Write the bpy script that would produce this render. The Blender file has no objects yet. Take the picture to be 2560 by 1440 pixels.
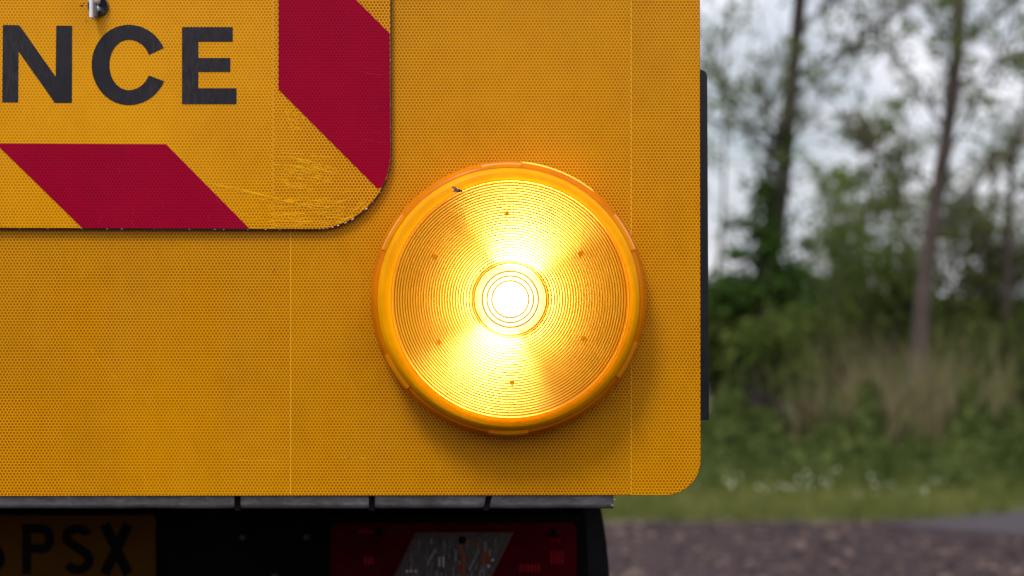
import bpy, bmesh, math, random
from mathutils import Vector, Matrix
rnd = random.Random(7)
R = math.radians
S = bpy.context.scene
COL = S.collection

# ------------------------------------------------------------------ camera
H = 1.45                      # camera height; the board's face is the plane y = 0, camera 2 m in front of it
FPX = 4000.0                  # focal length in photograph pixels
cam_d = bpy.data.cameras.new("camera"); cam = bpy.data.objects.new("camera", cam_d); COL.objects.link(cam)
cam.location = (0, -2.0, H); cam.rotation_euler = (R(90), 0, 0)
cam_d.sensor_width = 36; cam_d.lens = 36 * FPX / 2560; cam_d.clip_start = 0.05; cam_d.clip_end = 600
cam_d.dof.use_dof = True; cam_d.dof.focus_distance = 1.975; cam_d.dof.aperture_fstop = 3.2
S.camera = cam

# ------------------------------------------------------------------ world, sun, exposure
SUN_EL, SUN_AZ = 54.0, 210.0   # azimuth clockwise from +Y: behind the camera, a little to its left
W = bpy.data.worlds.new("World"); S.world = W; W.use_nodes = True
nt = W.node_tree; nt.nodes.clear()
def wn(t, **k):
    n = nt.nodes.new(t)
    for a, b in k.items(): setattr(n, a, b)
    return n
out = wn('ShaderNodeOutputWorld')
sky = wn('ShaderNodeTexSky', sky_type='NISHITA', sun_disc=False)
sky.sun_elevation = R(SUN_EL); sky.sun_rotation = R(SUN_AZ); sky.air_density = 1.2; sky.dust_density = 2.0
bg1 = wn('ShaderNodeBackground'); bg1.inputs[1].default_value = 0.08
nt.links.new(sky.outputs[0], bg1.inputs[0])
tc = wn('ShaderNodeTexCoord')
mp = wn('ShaderNodeMapping'); mp.inputs['Scale'].default_value = (1, 1, 2.6); mp.inputs['Location'].default_value = (0.35, 0.1, 0.2)
nz = wn('ShaderNodeTexNoise'); nz.inputs['Scale'].default_value = 5.5; nz.inputs['Detail'].default_value = 5; nz.inputs['Roughness'].default_value = 0.55
nt.links.new(tc.outputs['Generated'], mp.inputs[0]); nt.links.new(mp.outputs[0], nz.inputs['Vector'])
cr = wn('ShaderNodeValToRGB')
cr.color_ramp.elements[0].position = 0.36; cr.color_ramp.elements[0].color = (0.46, 0.54, 0.60, 1)
cr.color_ramp.elements[1].position = 0.62; cr.color_ramp.elements[1].color = (1.04, 1.03, 1.10, 1)
e = cr.color_ramp.elements.new(0.48); e.color = (0.71, 0.75, 0.83, 1)
nt.links.new(nz.outputs['Fac'], cr.inputs[0])
sep = wn('ShaderNodeSeparateXYZ'); nt.links.new(tc.outputs['Generated'], sep.inputs[0])
mr = wn('ShaderNodeMapRange'); mr.inputs['From Min'].default_value = 0; mr.inputs['From Max'].default_value = 1
mr.inputs['To Min'].default_value = 0.84; mr.inputs['To Max'].default_value = 2.1
nt.links.new(sep.outputs['Z'], mr.inputs['Value'])
bg2 = wn('ShaderNodeBackground'); nt.links.new(cr.outputs[0], bg2.inputs[0]); nt.links.new(mr.outputs[0], bg2.inputs[1])
mx = wn('ShaderNodeMixShader'); mx.inputs[0].default_value = 0.85
nt.links.new(bg1.outputs[0], mx.inputs[1]); nt.links.new(bg2.outputs[0], mx.inputs[2]); nt.links.new(mx.outputs[0], out.inputs[0])

sun_d = bpy.data.lights.new("sun", 'SUN'); sun_d.energy = 1.5; sun_d.angle = R(15); sun_d.color = (1.0, 0.96, 0.90)
sun = bpy.data.objects.new("sun", sun_d); COL.objects.link(sun)
dirv = Vector((math.sin(R(SUN_AZ)) * math.cos(R(SUN_EL)), math.cos(R(SUN_AZ)) * math.cos(R(SUN_EL)), math.sin(R(SUN_EL))))
sun.rotation_euler = dirv.to_track_quat('Z', 'Y').to_euler(); sun.location = dirv * 20

S.view_settings.view_transform = 'Standard'; S.view_settings.look = 'None'
S.view_settings.gamma = 1; S.view_settings.use_curve_mapping = False
S.view_settings.exposure = 0.16
S.render.engine = 'CYCLES'
S.cycles.use_denoising = True; S.cycles.denoiser = 'OPENIMAGEDENOISE'
S.cycles.sample_clamp_indirect = 4; S.cycles.max_bounces = 8; S.cycles.transparent_max_bounces = 12
S.cycles.caustics_reflective = False; S.cycles.caustics_refractive = False

# ------------------------------------------------------------------ helpers
def P(px, py, Y=0.0):
    """photograph pixel -> point of the plane y = Y"""
    k = (Y + 2.0) / FPX
    return ((px - 1280) * k, H - (py - 720) * k)
def link(name, me, mat=None, parent=None, loc=None, kind=None, smooth=False):
    o = bpy.data.objects.new(name, me); COL.objects.link(o)
    if mat is not None: me.materials.append(mat)
    if parent is not None: o.parent = parent
    if loc is not None: o.location = loc
    if kind: o['kind'] = kind
    if smooth:
        for p in me.polygons: p.use_smooth = True
    return o
def bm_obj(name, bm, mat=None, parent=None, loc=None, kind=None, smooth=False):
    me = bpy.data.meshes.new(name); bmesh.ops.recalc_face_normals(bm, faces=bm.faces[:]); bm.to_mesh(me); bm.free()
    return link(name, me, mat, parent, loc, kind, smooth)
def py_obj(name, vs, fs, mat=None, parent=None, loc=None, kind=None, smooth=False):
    me = bpy.data.meshes.new(name); me.from_pydata(vs, [], fs); me.update()
    return link(name, me, mat, parent, loc, kind, smooth)
def empty(name, loc=(0, 0, 0)):
    o = bpy.data.objects.new(name, None); COL.objects.link(o); o.location = loc; o.empty_display_size = 0.05; return o
def tag(o, label=None, cat=None, group=None, kind=None):
    if label: o['label'] = label
    if cat: o['category'] = cat
    if group: o['group'] = group
    if kind: o['kind'] = kind
    return o
def slab_bm(pts, y0, y1, bevel=0.0):
    """pts = (x, z) outline, extruded from y0 (front) to y1 (back)"""
    bm = bmesh.new()
    a = [bm.verts.new((x, y0, z)) for x, z in pts]; b = [bm.verts.new((x, y1, z)) for x, z in pts]
    f = bm.faces.new(a); bm.faces.new(b[::-1])
    n = len(pts)
    for i in range(n): bm.faces.new((a[i], b[i], b[(i + 1) % n], a[(i + 1) % n]))
    if bevel:
        bmesh.ops.bevel(bm, geom=[e for e in f.edges], offset=bevel, segments=2, affect='EDGES')
    return bm
def slab(name, pts, y0, y1, mat, parent=None, bevel=0.0):
    return bm_obj(name, slab_bm(pts, y0, y1, bevel), mat, parent)
def box_bm(x0, x1, y0, y1, z0, z1, bevel=0.0, seg=2, bm=None):
    bm2 = bmesh.new()
    bmesh.ops.create_cube(bm2, size=1, matrix=Matrix.Translation(((x0+x1)/2, (y0+y1)/2, (z0+z1)/2)) @ Matrix.Diagonal((x1-x0, y1-y0, z1-z0, 1)))
    if bevel: bmesh.ops.bevel(bm2, geom=bm2.edges[:], offset=bevel, segments=seg, affect='EDGES')
    return bm2
def box(name, x0, x1, y0, y1, z0, z1, mat, parent=None, bevel=0.0, seg=2):
    return bm_obj(name, box_bm(x0, x1, y0, y1, z0, z1, bevel, seg), mat, parent)
def lathe(name, prof, mat, parent, seg=192, centre=(0, 0), a0=0.0, a1=None, smooth=True, kind=None):
    """prof = (radius, protrusion towards the camera); axis = -Y. a0, a1 in radians for a sector"""
    full = a1 is None
    vs, fs = [], []
    n = seg if full else seg + 1
    for r, p in prof:
        for i in range(n):
            a = (2 * math.pi * i / seg) if full else a0 + (a1 - a0) * i / seg
            vs.append((centre[0] + r * math.cos(a), -p, centre[1] + r * math.sin(a)))
    for k in range(len(prof) - 1):
        if prof[k] == prof[k + 1]: continue          # a doubled point is a crease
        for i in range(seg):
            j = (i + 1) % n
            fs.append((k*n + i, k*n + j, (k+1)*n + j, (k+1)*n + i))
    return py_obj(name, vs, fs, mat, parent, kind=kind, smooth=smooth)

# ------------------------------------------------------------------ materials
class M:
    def __init__(s, name):
        s.m = bpy.data.materials.new(name); s.m.use_nodes = True; s.t = s.m.node_tree
        s.b = s.t.nodes.get('Principled BSDF'); s.out = s.t.nodes.get('Material Output')
    def n(s, t, ins=None, **k):
        n = s.t.nodes.new(t)
        for a, b in k.items(): setattr(n, a, b)
        if ins:
            for key, v in ins.items(): s.put(n, key, v)
        return n
    def put(s, n, key, v):
        if isinstance(v, bpy.types.NodeSocket): s.t.links.new(v, n.inputs[key])
        else: n.inputs[key].default_value = v
    def math(s, op, a, b=0.0, c=None, clamp=False):
        n = s.n('ShaderNodeMath', {0: a, 1: b}, operation=op, use_clamp=clamp)
        if c is not None: s.put(n, 2, c)
        return n.outputs[0]
    def mix(s, f, a, b, blend='MIX'):
        n = s.n('ShaderNodeMix', data_type='RGBA', blend_type=blend)
        s.put(n, 0, f); s.put(n, 6, a); s.put(n, 7, b); return n.outputs[2]
    def rng(s, v, a, b, c=0.0, d=1.0, smooth=False):
        n = s.n('ShaderNodeMapRange', {'Value': v, 'From Min': a, 'From Max': b, 'To Min': c, 'To Max': d}, interpolation_type='SMOOTHSTEP' if smooth else 'LINEAR')
        return n.outputs[0]
    def noise(s, scale, detail=3, rough=0.5, vec=None, dist=0.0):
        n = s.n('ShaderNodeTexNoise', {'Scale': scale, 'Detail': detail, 'Roughness': rough, 'Distortion': dist})
        if vec is not None: s.put(n, 'Vector', vec)
        return n.outputs['Fac']
    def coord(s, kind='Object'): return s.n('ShaderNodeTexCoord').outputs[kind]
    def mapv(s, vec, scale=(1, 1, 1), loc=(0, 0, 0), rot=(0, 0, 0)):
        return s.n('ShaderNodeMapping', {'Vector': vec, 'Scale': scale, 'Location': loc, 'Rotation': rot}).outputs[0]
    def set(s, **k):
        for a, v in k.items(): s.put(s.b, {'base': 'Base Color', 'rough': 'Roughness', 'metal': 'Metallic', 'coat': 'Coat Weight',
            'coatr': 'Coat Roughness', 'spec': 'Specular IOR Level', 'normal': 'Normal'}[a], v)
        return s

def simple(name, col, rough=0.5, metal=0.0, vary=0.25, scale=8.0, bump=0.0, bscale=60.0, coat=0.0, spec=0.5):
    m = M(name); v = m.coord()
    f = m.rng(m.noise(scale, 4, 0.6, v), 0.3, 0.7)
    a = tuple(c * (1 - vary) for c in col) + (1,); b = tuple(min(1, c * (1 + vary)) for c in col) + (1,)
    m.set(base=m.mix(f, a, b), rough=m.rng(m.noise(scale * 3, 3, 0.5, v), 0.3, 0.7, max(0, rough - .1), min(1, rough + .1)), metal=metal, coat=coat, spec=spec)
    if bump:
        bn = m.n('ShaderNodeBump', {'Height': m.noise(bscale, 4, 0.6, v), 'Strength': bump, 'Distance': 0.002}); m.set(normal=bn.outputs[0])
    return m.m

PITCH = 0.00428
def hex_film(name, wall, cell, variation=1.0, scratches=None, rough=0.33, relief=0.5, dirt=0.3, seed=0.0, wear=0.3, spec=0.18, ref=None, fade=None):
    """retroreflective sheeting: cells 4.3 mm apart pressed into the film"""
    m = M(name); v = m.coord('Object')
    sp = m.n('ShaderNodeSeparateXYZ', {0: v})
    x = m.math('MULTIPLY_ADD', sp.outputs['X'], 1 / PITCH, 1000.0); z = m.math('MULTIPLY_ADD', sp.outputs['Z'], 1.015 / PITCH, 1000.0)
    S3 = math.sqrt(3)
    ax = m.math('SUBTRACT', m.math('MODULO', x, 1.0), 0.5); az = m.math('SUBTRACT', m.math('MODULO', z, S3), S3 / 2)
    bx = m.math('SUBTRACT', m.math('MODULO', m.math('ADD', x, 0.5), 1.0), 0.5)
    bz = m.math('SUBTRACT', m.math('MODULO', m.math('ADD', z, S3 / 2), S3), S3 / 2)
    def hexd(gx, gz):
        gx = m.math('ABSOLUTE', gx); gz = m.math('ABSOLUTE', gz)
        return m.math('MAXIMUM', gx, m.math('ADD', m.math('MULTIPLY', gx, 0.5), m.math('MULTIPLY', gz, 0.8660254)))
    d = m.math('MINIMUM', hexd(ax, az), hexd(bx, bz))            # 0 at a cell's centre, 0.5 on its wall
    wallf = m.rng(d, 0.345, 0.43, 0, 1, True)
    big = m.rng(m.noise(2.3, 3, 0.55, m.mapv(v, (1, 1, 1), (seed, 0, seed * 2))), 0.35, 0.68)
    mid = m.rng(m.noise(38, 3, 0.6, m.mapv(v, (1, 1, 1), (seed + 4, 0, 3))), 0.35, 0.65)
    cellmix = m.math('MULTIPLY', m.math('ADD', m.math('MULTIPLY', big, 0.6), m.math('MULTIPLY', mid, 0.28)), wear * variation, clamp=True)
    if fade:
        tcf = m.n('ShaderNodeTexCoord'); tcf.object = ref
        dd = m.n('ShaderNodeVectorMath', {0: m.mapv(tcf.outputs['Object'], (1, 0, 1), (-fade[0], 0, -fade[1]))}, operation='LENGTH').outputs['Value']
        dd = m.math('ADD', dd, m.math('MULTIPLY', m.noise(9, 4, 0.6, v), 0.16))
        cellmix = m.math('ADD', m.math('MULTIPLY', cellmix, 0.5), m.rng(dd, 0.12, 0.42, 0.42, 0.0), clamp=True)
    f = m.math('MAXIMUM', wallf, cellmix)
    if scratches:
        tcr = m.n('ShaderNodeTexCoord'); tcr.object = ref
        tot = None
        for (cx, cz, rx, rz, sx, sz, rot, th) in scratches:
            q = m.mapv(tcr.outputs['Object'], (1, 1, 1), (-(cx - ref.location.x), 0, -(cz - ref.location.z)))
            q = m.n('ShaderNodeVectorRotate', {'Vector': q, 'Angle': rot}, rotation_type='Y_AXIS').outputs[0]
            s2 = m.n('ShaderNodeSeparateXYZ', {0: q})
            e1 = m.math('POWER', m.math('DIVIDE', s2.outputs['X'], rx), 2.0); e2 = m.math('POWER', m.math('DIVIDE', s2.outputs['Z'], rz), 2.0)
            inside = m.rng(m.math('ADD', e1, e2), 1.0, 0.25)
            st = m.noise(1.0, 4, 0.62, m.mapv(q, (sx, 1, sz), (seed * 3 + cx * 50, 0, 0)), 0.8)
            s_ = m.math('MULTIPLY', m.rng(st, th, th + 0.06), inside)
            tot = s_ if tot is None else m.math('MAXIMUM', tot, s_)
        f = m.math('MAXIMUM', f, m.math('MULTIPLY', tot, 0.95))
    base = m.mix(f, cell, wall)
    # hue drift and grime
    g = m.rng(m.noise(9, 5, 0.65, m.mapv(v, (1, 1, 0.5), (seed, 5, 1))), 0.5, 0.78)
    base = m.mix(m.math('MULTIPLY', g, dirt), base, tuple(c * 0.55 for c in cell[:3]) + (1,))
    specks = m.rng(m.noise(420, 2, 0.5, v), 0.76, 0.79)
    base = m.mix(m.math('MULTIPLY', specks, 0.35), base, (0.08, 0.05, 0.04, 1))
    m.set(base=base, rough=m.rng(m.noise(14, 4, 0.6, m.mapv(v, (1, 1, 0.35))), 0.3, 0.7, rough - 0.08, rough + 0.12), spec=spec)
    h = m.math('ADD', m.math('MULTIPLY', wallf, 1.0), m.math('MULTIPLY', m.noise(6, 2, 0.5, v), 7.0))
    bn = m.n('ShaderNodeBump', {'Height': h, 'Strength': relief, 'Distance': 0.00012}); m.set(normal=bn.outputs[0])
    return m.m

Y_WALL, Y_CELL = (0.90, 0.395, 0.0, 1), (0.36, 0.108, 0.0, 1)
YS = -.0085
sign = empty('maintenance_sign', (P(488, 573, YS)[0], YS, P(488, 573, YS)[1]))
m_film = hex_film('amber_reflective_film', Y_WALL, Y_CELL, wear=0.36, seed=1.3, relief=0.4, rough=0.27, dirt=0.20)
sx0, sz0 = P(770, 440, -.0085); sx1, sz1 = P(720, 520, -.0085); sx2, sz2 = P(735, 300, -.0085); sx3, sz3 = P(800, 555, -.0085)
m_signfilm = hex_film('sign_reflective_film', (1.0, 0.44, 0.0, 1), (0.32, 0.078, 0.0, 1), wear=0.55, ref=sign, fade=(-.12, .17), seed=4.1, relief=0.4, rough=0.25, dirt=0.15,
    scratches=[(sx0, sz0, .045, .028, 55, 480, R(8), 0.575), (sx1, sz1, .13, .03, 22, 420, R(9), 0.565),
               (sx2, sz2, .02, .03, 90, 300, R(30), 0.58), (sx3, sz3, .10, .02, 30, 350, R(-8), 0.56)])
m_red = hex_film('red_reflective_film', (0.46, 0.0, 0.026, 1), (0.17, 0.0, 0.018, 1), wear=0.55, ref=sign, spec=0.08, seed=8.7, relief=0.45, rough=0.33, dirt=0.15,
    scratches=[(P(300, 500)[0], P(300, 500)[1], .09, .05, 150, 40, R(20), 0.66)])
# black vinyl letters: dusty, scuffed
mm = M('black_vinyl'); v = mm.coord()
scuff = mm.rng(mm.noise(1.0, 5, 0.7, mm.mapv(v, (260, 1, 60), (0, 0, 0), (0, R(-8), 0)), 0.6), 0.42, 0.62)
patch = mm.rng(mm.noise(6, 3, 0.5, v), 0.40, 0.62)
dots = mm.rng(mm.n('ShaderNodeTexVoronoi', {'Vector': mm.mapv(v, (1, 1, 1.15)), 'Scale': 1 / PITCH, 'Randomness': 0.25}).outputs['Distance'], 0.15, 0.4, 1, 0)
bb = mm.mix(mm.math('MULTIPLY', mm.math('MULTIPLY', scuff, patch), 0.6), (0.014, 0.012, 0.016, 1), (0.050, 0.042, 0.047, 1))
bb = mm.mix(mm.math('MULTIPLY', dots, 0.25), bb, (0.07, 0.06, 0.065, 1))
bn = mm.n('ShaderNodeBump', {'Height': dots, 'Strength': 0.4, 'Distance': 0.0002})
mm.set(base=bb, rough=0.42, spec=0.25, normal=bn.outputs[0]); m_vinyl = mm.m

m_alu = simple('bare_aluminium', (0.55, 0.56, 0.58), 0.35, 0.9, 0.1)
m_steel = simple('worn_steel', (0.26, 0.245, 0.25), 0.42, 0.75, 0.35, 30, 0.5, 120)
m_chrome = simple('bright_steel', (0.88, 0.89, 0.92), 0.35, 0.25, 0.05, 60)
m_gun = simple('dark_polished_cup', (0.10, 0.095, 0.10), 0.18, 0.9, 0.3, 60)
m_black = simple('black_rubber', (0.009, 0.008, 0.010), 0.55, 0, 0.3, 20, 0.3, 200, spec=.15)
m_post = simple('black_powder_coat', (0.016, 0.014, 0.018), 0.38, 0, 0.2, 20, 0.1, 300)
m_chassis = simple('black_chassis_paint', (0.006, 0.005, 0.006), 0.6, 0, 0.4, 6, 0.3, 80, spec=0.05)
m_dirt_alu = simple('sheet_edge', (0.06, 0.05, 0.05), 0.5, 0.5, 0.3)
m_white = simple('chipped_white', (0.80, 0.78, 0.80), 0.5, 0, 0.1)
m_bodyp = simple('body_paint', (0.75, 0.38, 0.02), 0.35, 0, 0.06, coat=0.4)

def amber(name, trans, diff, wt, gloss=1.0, rough=0.12, bump=0.0):
    """tinted plastic: passes the lamp's light on, scatters daylight, carries a gloss"""
    m = M(name); m.t.nodes.remove(m.b)
    v = m.coord()
    fr = m.rng(m.noise(25, 4, 0.6, v), 0.3, 0.7)
    tcol = m.mix(fr, tuple(c * 0.92 for c in trans) + (1,), tuple(min(1, c * 1.05) for c in trans) + (1,))
    dcol = m.mix(fr, tuple(c * 0.88 for c in diff) + (1,), tuple(min(1, c * 1.1) for c in diff) + (1,))
    tl = m.n('ShaderNodeBsdfTranslucent', {'Color': tcol}); df = m.n('ShaderNodeBsdfDiffuse', {'Color': dcol})
    ms = m.n('ShaderNodeMixShader', {0: wt, 1: df.outputs[0], 2: tl.outputs[0]})
    gl = m.n('ShaderNodeBsdfGlossy', {'Color': (1, 1, 1, 1), 'Roughness': rough})
    lw = m.n('ShaderNodeFresnel', {'IOR': 1.45})
    if bump:
        bnn = m.n('ShaderNodeBump', {'Height': m.noise(90, 5, 0.7, v), 'Strength': bump, 'Distance': 0.0008})
        for q in (tl, df, gl, lw): m.put(q, 'Normal', bnn.outputs[0])
    m2 = m.n('ShaderNodeMixShader', {0: m.math('MULTIPLY', lw.outputs[0], gloss), 1: ms.outputs[0], 2: gl.outputs[0]})
    m.t.links.new(m2.outputs[0], m.out.inputs[0])
    return m.m
m_lens = amber('amber_lens_plastic', (1.0, 0.64, 0.13), (1.0, 0.50, 0.0), 0.62, rough=0.08, bump=0.25, gloss=.22)
m_clens = amber('amber_centre_lens', (1.0, 0.86, 0.52), (0.9, 0.45, 0.01), 0.022, rough=0.06, gloss=.5)
m_bezel = amber('amber_bezel_plastic', (1.0, 0.40, 0.004), (0.95, 0.36, 0.0), 0.02, rough=0.3, bump=0.1, gloss=.2)
m_clip = amber('amber_clip_plastic', (1.0, 0.3, 0.0), (0.82, 0.27, 0.0), 0.06, rough=0.25, gloss=.2)
m_edge = amber('amber_rim_plastic', (1.0, 0.85, 0.22), (0.70, 0.19, 0.0), 0.07, rough=0.25, bump=0.2, gloss=.3)
m_groove = amber('amber_groove_plastic', (1.0, 0.42, 0.0), (0.40, 0.11, 0.0), 0.03, rough=0.3, gloss=.2)
m_peg = simple('amber_peg_plastic', (0.75, 0.25, 0.0), 0.4, spec=.1)
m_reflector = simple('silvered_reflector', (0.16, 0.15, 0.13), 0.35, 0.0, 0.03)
m_fan_blocker = simple('light_fan_blocker_plastic', (0.25, 0.16, 0.08), 0.5)
mm = M('lit_bulb'); mm.t.nodes.remove(mm.b)
em = mm.n('ShaderNodeEmission', {'Color': (1, 0.86, 0.55, 1), 'Strength': 30.0}); mm.t.links.new(em.outputs[0], mm.out.inputs[0]); m_bulb = mm.m

# ================================================================== GROUND
def ground_mat():
    m = M('verge_soil'); v = m.coord()
    a = m.mix(m.rng(m.noise(3.0, 5, 0.6, v), 0.35, 0.65), (0.045, 0.055, 0.018, 1), (0.085, 0.10, 0.030, 1))
    b = m.mix(m.rng(m.noise(18.0, 4, 0.6, v), 0.45, 0.7), a, (0.11, 0.085, 0.055, 1))
    m.set(base=b, rough=0.95); return m.m
def gravel_mat():
    m = M('gravel_surface'); v = m.coord()
    vo = m.n('ShaderNodeTexVoronoi', {'Vector': v, 'Scale': 28.0})
    tone = m.n('ShaderNodeSeparateColor', {0: vo.outputs['Color']}).outputs[0]
    a = m.mix(m.rng(tone, 0, 1), (0.017, 0.010, 0.011, 1), (0.075, 0.047, 0.048, 1))
    a = m.mix(m.rng(m.noise(4.0, 6, 0.75, v), 0.40, 0.64), m.mix(0.5, a, (0.026, 0.017, 0.019, 1)), a)
    a = m.mix(m.rng(m.noise(9.0, 3, 0.6, m.mapv(v, (1, 1, 1), (7, 3, 0))), 0.60, 0.70), a, (0.12, 0.080, 0.065, 1))
    m.set(base=a, rough=0.9, spec=0.12)
    bn = m.n('ShaderNodeBump', {'Height': vo.outputs['Distance'], 'Strength': 0.8, 'Distance': 0.02}); m.set(normal=bn.outputs[0]); return m.m
def sheet(name, pts, z, mat, kind='structure'):
    return py_obj(name, [(x, y, z) for x, y in pts], [tuple(range(len(pts)))], mat, kind=kind)
sheet('ground', [(-300, -300), (300, -300), (300, 300), (-300, 300)], 0.0, ground_mat())
def dist(py): return 1.45 * FPX / (py - 720) - 2.0      # y of a ground point seen at picture row py
def gx(px, Y): return (px - 1280) / FPX * (Y + 2)
edge = []
for px, py in [(-6000, 1306), (-1000, 1307), (1500, 1308), (1800, 1306), (2100, 1306), (2330, 1300), (2480, 1287), (2600, 1276), (3000, 1255), (4500, 1230)]:
    Y = dist(py); edge.append((gx(px, Y), Y))
m_gravel = gravel_mat()
sheet('gravel_track', [(edge[0][0] - 10, -25), (edge[-1][0] + 10, -25)] + edge[::-1], 0.004, m_gravel)
road = [(gx(2185, dist(1313)), dist(1313)), (gx(2420, dist(1330)), dist(1330)), (gx(2640, dist(1345)), dist(1345)), (gx(3300, dist(1350)), dist(1350)),
        (gx(3300, dist(1262)), dist(1262)), (gx(2600, dist(1279)), dist(1279)), (gx(2480, dist(1290)), dist(1290)), (gx(2330, dist(1303)), dist(1303))]
sheet('road', road, 0.008, simple('worn_tarmac', (0.060, 0.048, 0.054), 0.85, 0, 0.12, 5, 0.4, 80, spec=.15))

# loose stones on the gravel (too many to count)
def stones():
    vs, fs = [], []
    for k in range(9000):
        Y = rnd.uniform(4.5, 8.2) if k % 3 else rnd.uniform(1, 5)
        X = rnd.uniform(-3.0, 7.0)
        ymax = 7.8 if X < 2.6 else 7.8
        Y = min(Y, ymax)
        if X > 2.2 and Y > 7.2: continue
        r = rnd.choice([.010, .014, .02, .03]) * rnd.uniform(.7, 1.3)
        b = len(vs); a = rnd.uniform(0, 6.28); ca, sa = math.cos(a) * r, math.sin(a) * r; q = rnd.uniform(.6, 1)
        for dx, dy, dz in ((1, 0, 0), (0.1, q, 0), (-.9, .1, 0), (0, -q, 0), (.1, .1, .7 * q)):
            vs.append((X + dx * ca - dy * sa, Y + dx * sa + dy * ca, .004 + dz * r))
        fs += [(b, b+1, b+4), (b+1, b+2, b+4), (b+2, b+3, b+4), (b+3, b, b+4)]
    m = M('stone_tones'); v = m.coord('Object')
    t = m.n('ShaderNodeSeparateColor', {0: m.n('ShaderNodeTexVoronoi', {'Vector': v, 'Scale': 12.0}).outputs['Color']}).outputs[0]
    m.set(base=m.mix(m.rng(t, 0.3, 1), (0.022, 0.014, 0.015, 1), (0.19, 0.13, 0.105, 1)), rough=0.9, spec=0.12)
    tag(py_obj('gravel', vs, fs, m.m, kind='stuff'), 'loose grey stones scattered over the gravel track', 'gravel')
stones()

# ================================================================== VEGETATION
def leaf_mat(name, c1, c2, tr=0.5, scale=1.6):
    m = M(name); m.t.nodes.remove(m.b); v = m.coord('Object')
    c = m.mix(m.rng(m.noise(scale, 4, 0.7, v), 0.35, 0.65), c1 + (1,), c2 + (1,))
    d = m.n('ShaderNodeBsdfDiffuse', {'Color': c}); t = m.n('ShaderNodeBsdfTranslucent', {'Color': c})
    ms = m.n('ShaderNodeMixShader', {0: tr, 1: d.outputs[0], 2: t.outputs[0]}); m.t.links.new(ms.outputs[0], m.out.inputs[0]); return m.m
m_leaf = leaf_mat('young_leaf', (0.10, 0.15, 0.035), (0.17, 0.21, 0.06))
m_ivy = leaf_mat('ivy_leaf', (0.030, 0.065, 0.014), (0.075, 0.13, 0.028), 0.2)
m_shrub = leaf_mat('shrub_leaf', (0.075, 0.115, 0.022), (0.16, 0.19, 0.05), 0.4)
m_olive = leaf_mat('olive_leaf', (0.10, 0.115, 0.035), (0.17, 0.165, 0.06), 0.35)
m_nettle = leaf_mat('nettle_leaf', (0.050, 0.075, 0.020), (0.14, 0.17, 0.05), 0.3, 2.5)
m_grass = leaf_mat('grass_blade', (0.125, 0.15, 0.034), (0.25, 0.25, 0.075), 0.4, 3.0)
m_reed = leaf_mat('dry_reed', (0.30, 0.22, 0.13), (0.17, 0.19, 0.07), 0.2, 5)
m_bark = simple('grey_brown_bark', (0.085, 0.060, 0.050), 0.9, 0, 0.35, 6, 0.8, 30)
m_barkd = simple('dark_bark', (0.050, 0.034, 0.028), 0.9, 0, 0.35, 6, 0.8, 30)
m_twig = simple('twig_bark', (0.10, 0.078, 0.070), 0.9, 0, 0.3, 6)
m_far = leaf_mat('far_leaf', (0.018, 0.036, 0.012), (0.045, 0.070, 0.022), 0.2, 0.5)

def tube_data(vs, fs, pts, rad, n=6):
    b0 = len(vs)
    for k, p in enumerate(pts):
        p = Vector(p); q = Vector(pts[min(k + 1, len(pts) - 1)]) - Vector(pts[max(k - 1, 0)])
        q.normalize(); u = q.cross(Vector((0.13, 1, 0.07))).normalized(); w = q.cross(u)
        for i in range(n):
            a = 2 * math.pi * i / n; vs.append(tuple(p + (u * math.cos(a) + w * math.sin(a)) * rad[k]))
    for k in range(len(pts) - 1):
        for i in range(n):
            j = (i + 1) % n; fs.append((b0 + k*n + i, b0 + k*n + j, b0 + (k+1)*n + j, b0 + (k+1)*n + i))
def add_leaf(vs, fs, c, s, r=rnd):
    n = Vector((r.gauss(0, 1), r.gauss(0, 1), r.gauss(0.4, 1))).normalized(); u = n.orthogonal().normalized()
    u = Matrix.Rotation(r.uniform(0, 6.28), 3, n) @ u; w = n.cross(u); c = Vector(c); b = len(vs)
    vs += [tuple(c - u * s), tuple(c + w * s * .45), tuple(c + u * s), tuple(c - w * s * .45)]
    fs.append((b, b+1, b+2, b+3))
def trace_pts(pix, Y, lean=0.0):
    out = []
    for px, py in pix:
        x, z = P(px, py, Y); out.append((x, Y + lean * z, z))
    return out
def smooth_path(pts, sub=4):
    res = []
    for i in range(len(pts) - 1):
        p0 = Vector(pts[max(i-1, 0)]); p1 = Vector(pts[i]); p2 = Vector(pts[i+1]); p3 = Vector(pts[min(i+2, len(pts)-1)])
        for k in range(sub):
            t = k / sub
            res.append(0.5 * ((2*p1) + (-p0+p2)*t + (2*p0-5*p1+4*p2-p3)*t*t + (-p0+3*p1-3*p2+p3)*t**3))
    res.append(Vector(pts[-1])); return res

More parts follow.
